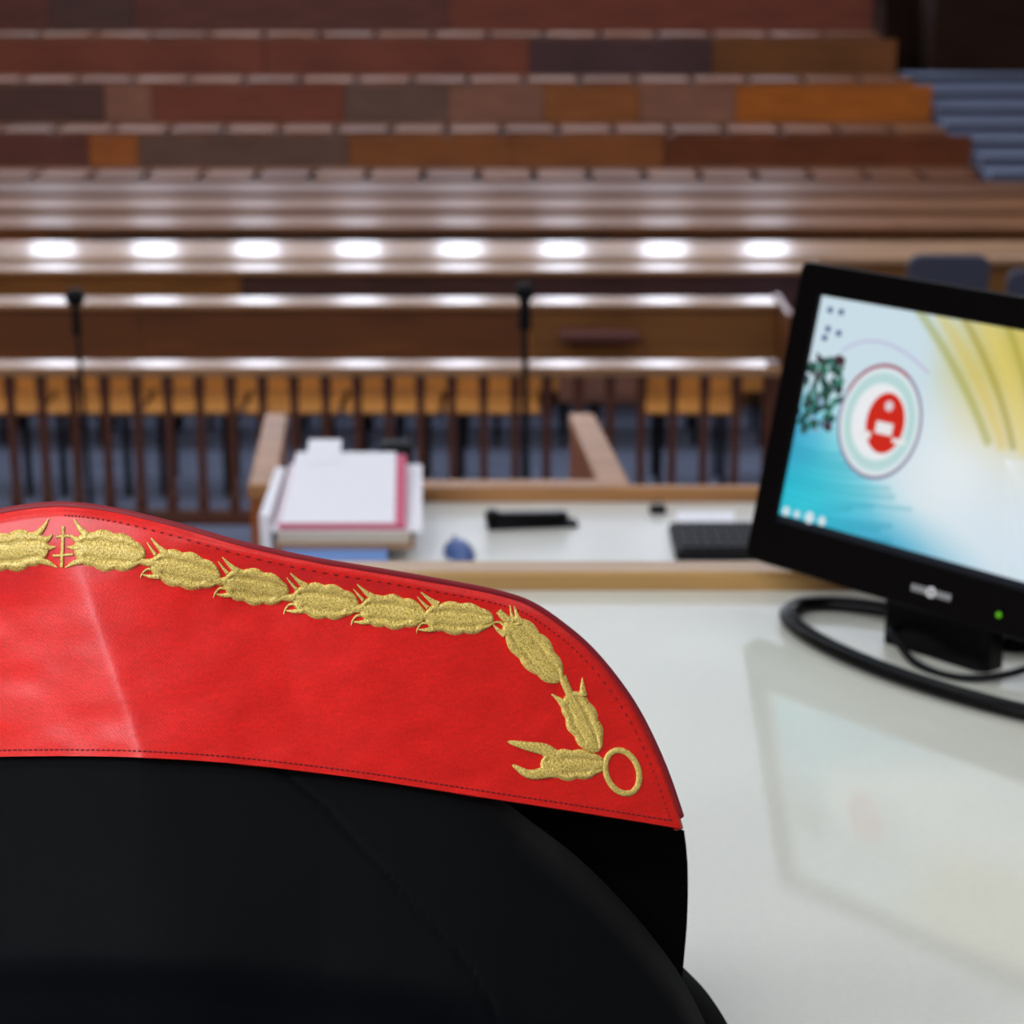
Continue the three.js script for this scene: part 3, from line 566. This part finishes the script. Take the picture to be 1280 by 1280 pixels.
const botL = smoothList([[75, 945], [150, 946], [220, 949], [300, 955], [450, 973], [600, 996], [730, 1016], [854, 1036]]);
const topY = x => lerpList(topL, mir(x)), botY = x => lerpList(botL, mir(x));
const soft = (t, w) => t < -4 * w ? t : t > 4 * w ? 0 : -w * Math.log(1 + Math.exp(-t / w));    // smooth min(t, 0)
function dBase(px, py, fold = 4) {                                               // collar without its small wrinkles
  const s = (mir(px) - CX) / 780, t = px - (95 + (py - 705) / 3);
  return 0.955 + 0.11 * s * s + 0.00006 * (945 - py) + (-0.00011 * Math.max(-200, soft(t, fold)) + 0.00005 * Math.min(220, Math.max(0, t))) * S(670, 760, py);
}
function dCollar(px, py) {
  const d = dBase(px, py) + 0.0011 * (vnoise(px / 90 + 3, py / 60 + 5, 64, 64) - 0.5) + 0.0007 * (vnoise(px / 35 + 20, py / 25, 64, 64) - 0.5);
  return d + 0.004 * Math.pow(Math.max(0, 1 - (py - topY(px)) / 16), 2);         // rolled upper edge
}
const onCollar = (px, py, lift = 0) => at(px, py, dCollar(px, py) - lift);
const robeBase = V(RX, 1.93, -0.9);
const robe = thing('judge_robe', 'black judge robe with a red gold-embroidered collar draped over a chair back', 'robe', robeBase);

const colXs = []; { const half = []; for (let k = 0; k <= 200; k++) half.push(topL[k][0]); for (let k = half.length - 1; k > 0; k--) colXs.push(2 * CX - half[k]); colXs.push(...half); }
const collar = part('collar', sheet(colXs.length - 1, 90, (u, v) => onCollar(u, botY(u) + (topY(u) - botY(u)) * v), 0.004, colXs.slice().reverse()), M.satin, robe, 'red satin standing collar');
// dark piping along the free edge, plain stitch lines
{
  const edge = []; for (let k = topL.length - 1; k > 0; k -= 4) edge.push([2 * CX - topL[k][0], topL[k][1]]); for (let k = 0; k < topL.length; k += 4) edge.push(topL[k]); edge.splice(-2, 2, [850, 1020]);
  part('piping', tube(edge.map(([x, y]) => onCollar(x, y + 1, -0.0015)), 0.0022, 300, 8), M.piping, collar);
  const st = [];
  const dash = (a, b) => st.push(cyl(onCollar(a[0], a[1], 0.0001), onCollar(b[0], b[1], 0.0001), 0.0004, 0.0004, 6));
  for (let k = 2; k < topL.length - 6; k += 1) { const [x, y] = topL[k], [x2, y2] = topL[k + 1]; const dx = x2 - x, dy = y2 - y, l = Math.hypot(dx, dy), o = 13; const f = t => [x + dx * t - dy / l * o, y + dy * t + dx / l * o]; if (k % 2) dash(f(0), f(0.7)); }
  for (let x = -120; x < 838; x += 6.5) dash([x, botY(x) - 8], [x + 4, botY(x + 4) - 8]);
  part('stitching', st, M.stitch, collar, 'dark red stitch lines along the collar edges');
}
// gold embroidery
function tapered(pts, r0, r1, lift = 0.0005, n = 20) {                 // flat-ish tapered thread on the collar, radii in picture units
  const c = new THREE.CatmullRomCurve3(pts.map(([x, y]) => V(x, y, 0)), false, 'centripetal'), sc = 0.96 / F;
  const ring = 8, P = [], idx = [], uv = [];
  for (let k = 0; k <= n; k++) {
    const t = k / n, p = c.getPoint(t), g = c.getTangent(t), r = (typeof r0 === 'function' ? r0(t) : r0 + (r1 - r0) * t) + 0.15;
    for (let m = 0; m < ring; m++) { const a = m / ring * Math.PI * 2, q = onCollar(p.x - g.y * r * Math.cos(a), p.y + g.x * r * Math.cos(a), lift + 0.75 * Math.min(r, 5) * sc * Math.sin(a)); P.push(q.x, q.y, q.z); uv.push(q.x, q.y); }
  }
  for (let k = 0; k < n; k++) for (let m = 0; m < ring; m++) { const a = k * ring + m, b = k * ring + (m + 1) % ring; idx.push(a, a + ring, b, b, a + ring, b + ring); }
  const g = new THREE.BufferGeometry(); g.setAttribute('position', new THREE.Float32BufferAttribute(P, 3)); g.setAttribute('uv', new THREE.Float32BufferAttribute(uv, 2)); g.setIndex(idx); g.computeVertexNormals();
  return g;
}
function leafPad(cx, cy, angle, len, hh, flip = 1, phase = 0) {        // lobed, ribbed pad of gold thread
  const A = 56, Bn = 16, P = [], uv = [], idx = [], ca = Math.cos(angle), sa = Math.sin(angle);
  for (let i = 0; i <= A; i++) for (let j = 0; j <= Bn; j++) {
    const a = -1 + 2 * i / A, b = -1 + 2 * j / Bn;
    const env = Math.pow(Math.max(0, 1 - Math.pow(Math.abs(a), 3.4)), 0.55) * (a > 0 ? 1 - 0.22 * a : 1 + 0.08 * a);
    const w = hh * env * (0.86 + 0.14 * Math.abs(Math.sin((a + 1) * 5.2 + phase + (b < 0 ? 0.8 : 0))));
    const lx = a * len / 2 * flip, ly = b * w, x = cx + lx * ca - ly * sa, y = cy + lx * sa + ly * ca;
    const groove = 0.0016 * (Math.exp(-Math.pow((b - 0.48) / 0.09, 2)) + Math.exp(-Math.pow((b + 0.4) / 0.09, 2))) * S(0.95, 0.6, Math.abs(a) + 0.25 * Math.sin(a * 9 + b * 5));
    const hgt = 0.0019 * Math.pow(Math.max(0, 1 - Math.pow(Math.abs(b), 8)), 0.6) * Math.pow(Math.max(0, 1 - Math.pow(Math.abs(a), 14)), 0.6) - groove;
    const q = onCollar(x, y, hgt - 0.0002); P.push(q.x, q.y, q.z); uv.push(q.x, q.y);
  }
  const W1 = Bn + 1;
  for (let i = 0; i < A; i++) for (let j = 0; j < Bn; j++) { const a = i * W1 + j, b = a + 1, c = a + W1, d = c + 1; if (flip > 0) idx.push(a, b, c, b, d, c); else idx.push(a, c, b, b, c, d); }
  const g = new THREE.BufferGeometry(); g.setAttribute('position', new THREE.Float32BufferAttribute(P, 3)); g.setAttribute('uv', new THREE.Float32BufferAttribute(uv, 2)); g.setIndex(idx); g.computeVertexNormals();
  return g;
}
{
  const sprigs = [[137, 689, 0.14, 92, 27], [232, 713, 0.22, 90, 25], [320, 734, 0.17, 84, 24], [407, 752, 0.12, 84, 24], [491, 765, 0.10, 84, 23], [574, 773, 0.06, 88, 22], [667, 813, 0.86, 104, 24], [729, 903, 1.13, 84, 22]];
  for (const f of [1, -1]) sprigs.forEach(([x, y, a, l, h], k) => {
    const X = f > 0 ? x : 2 * CX + 3 - x, ang_ = f > 0 ? a : -a;
    const P = (lx, ly) => [X + f * (lx * Math.cos(a) - ly * Math.sin(a)), y + lx * Math.sin(a) + ly * Math.cos(a)];
    const e = -l / 2, sp = k === 6 ? 0.6 : 1;
    const g = [leafPad(X, y, ang_, l, h, f, k * 1.3)];
    if (k === 0) g.push(tapered([P(e + 14, -16), P(e + 4, -24), P(e - 4, -34)], 5, 0.6), tapered([P(e + 8, 0), P(e, 2), P(e - 8, 2)], 6, 0.6), tapered([P(e + 14, 16), P(e + 2, 22), P(e - 6, 28)], 5, 0.6), tapered([P(e + 6, -8), P(e - 1, -10), P(e - 6, -14)], 5, 0.6));
    else if (k < 7) g.push(tapered([P(e + 16, -15 * sp), P(e + 6, -21 * sp), P(e - 6, -30 * sp)], 5, 0.6), tapered([P(e + 4, -11 * sp), P(e - 3, -17 * sp), P(e - 10, -24 * sp)], 2.4, 0.5), tapered([P(e + 4, -1), P(e - 4, 1), P(e - 14, 1)], 5.5, 4), tapered([P(e + 14, 14), P(e + 4, 17), P(e - 6, 17)], 4.5, 0.6), tapered([P(e + 6, 8), P(e - 2, 9), P(e - 7, 16), P(e - 8, 22)], 2, 0.5));
    else g.push(tapered([P(e + 12, -14), P(e + 2, -18), P(e - 9, -23)], 5.5, 0.6), tapered([P(e + 12, 12), P(e + 2, 16), P(e - 7, 21)], 5.5, 0.6), tapered([P(e + 6, 0), P(e - 8, 0), P(e - 22, -1)], 5, 5));
    part('embroidered_sprig', g, M.gold, collar);
  });
  // small double cross at the middle of the back
  part('embroidered_cross', [tapered([[79, 658], [78, 684], [77, 709]], 2, 2), tapered([[70, 671], [79, 670], [91, 670]], 1.6, 1.6), tapered([[66, 695], [78, 694], [91, 693]], 1.6, 1.6)], M.gold, collar);
  for (const f of [1, -1]) {
    const mx = L => L.map(([x, y]) => [f > 0 ? x : 2 * CX + 3 - x, y]);
    const rp = []; for (let k = 0; k <= 40; k++) { const t = k / 40 * Math.PI * 2, x = 20 * Math.cos(t), y = 28 * Math.sin(t), c = Math.cos(-0.38), s = Math.sin(-0.38); rp.push([778 + x * c - y * s, 965 + x * s + y * c]); }
    part('embroidered_ring', tapered(mx(rp), 3.8, 3.8, 0.0004, 60), M.gold, collar);
    const [bx_] = mx([[716, 956]]);
    part('embroidered_tail', [leafPad(bx_[0], bx_[1], f * 0.0, 82, 21, f, 0.4),
      tapered(mx([[700, 953], [682, 938], [660, 933], [634, 927]]), t => 9.5 * Math.sqrt(1 - t) + 0.3, 0), tapered(mx([[702, 960], [684, 965], [662, 968], [640, 956]]), t => 9.5 * Math.sqrt(1 - t) + 0.3, 0)], M.gold, collar);
  }
}
// body of the robe over the chair back
const ridge = smoothList([[560, 976], [620, 996], [665, 1028], [720, 1070], [780, 1129], [825, 1183], [852, 1222], [885, 1287], [903, 1345], [912, 1420]], 120);
const ridgeY = x => { const m = mir(x); return m < 560 ? botY(x) - 13 - (m > 480 ? 0 : 0) : Math.max(lerpList(ridge, m), m < 640 ? botY(m) - 13 + (m - 560) * 0.02 : 0); };
const seamL = smoothList([[338, 955], [365, 975], [400, 1003], [440, 1046], [480, 1090], [530, 1147], [575, 1196], [602, 1236], [630, 1300], [650, 1400], [655, 1700]], 160);
function dBack(px, py) {
  const m = mir(px), s = (m - CX) / 780, q = py - ridgeY(px);
  let d = 0.0085; { const b = botY(px), k = S(4, 60, q); d += dBase(px, b) * (1 - k) + dBase(px, b, 45) * k; }
  d -= 0.00023 * Math.min(q, 225) * S(0, 30, q) * (1 - 0.25 * s);
  if (q > 225) { const t = q - 225; d += -0.00023 * 60 * (1 - Math.exp(-t / 60)) + 0.00042 * Math.min(Math.max(0, t - 25), 260) * S(25, 90, t) + 0.0001 * Math.max(0, t - 260); }
  if (m > 600) d += 0.03 * Math.pow(Math.max(0, 1 - q / 60), 2) * S(600, 700, m);
  let best = 1e9; if (py < 1700 && m > 320 && m < 680) { for (let k = 0; k < seamL.length; k += 2) { const e = Math.hypot(seamL[k][0] - m, seamL[k][1] - py); if (e < best) best = e; } }
  d += 0.0028 * Math.exp(-Math.pow(best / 4, 2));
  d += 0.006 * S(60, 330, q) * (vnoise(px / 120 + 11, py / 300 + 2, 64, 64) - 0.5) + 0.018 * S(280, 700, q) * Math.sin(px / 38 + 1.5 * Math.sin(py / 300));
  return d;
}
{
  const xs = []; for (let x = -762; x <= 912; x += 4) xs.push(x); xs.reverse();
  part('back_panel', sheet(xs.length - 1, 150, (u, v) => { const t = 1 - v, k = Math.pow(t, 1.7), y = ridgeY(u) + (2250 - ridgeY(u)) * k; return at(u, y, dBack(u, y)); }, 0.003, xs), M.robe, robe);
  const rx = smoothList([[1000, 851], [1036, 855], [1070, 859], [1100, 860], [1150, 859], [1200, 855], [1260, 850], [1500, 850], [2250, 850]], 120);
  for (const f of [1, -1]) {
    const mx = x => f > 0 ? x : 2 * CX - x, us = [...Array(41).keys()].map(k => k / 40); if (f > 0) us.reverse();
    part('front_panel', sheet(40, 60, (u, v) => { const t = 1 - v, x = 545 + (lerpList(rx, 1030 + t * 1100) - 545) * u, y0 = botY(x) - 12 + 14 * Math.pow(u, 4), y = y0 + (2250 - y0) * t, r = Math.pow(u, 6); const xx = 545 + (lerpList(rx, y) - 545) * u; return at(mx(xx), y, 1.096 + 0.02 * u + 0.02 * r - 0.02 * t); }, 0.003, us), M.robeShade, robe);
    const out = smoothList([[1180, 825], [1207, 852], [1237, 881], [1272, 905], [1315, 926], [1380, 942], [1500, 950], [1800, 952], [2250, 940]], 160);
    part('sleeve', sheet(36, 80, (u, v) => { const t = 1 - v, y = 1180 + 1070 * Math.pow(t, 1.6), xo = lerpList(out, y), x = 700 + (xo - 700) * u; return at(mx(x), y, 1.134 + 0.05 * Math.pow(u, 5) + 0.03 * (1 - u) + 0.006 * Math.sin(x / 20) * S(1300, 1600, y)); }, 0.003, us.filter((_, k) => k % 1 === 0).slice(0, 37).map((q, k) => f > 0 ? 1 - k / 36 : k / 36)), M.robe, robe);
  }
}

renderer.render(scene, camera);
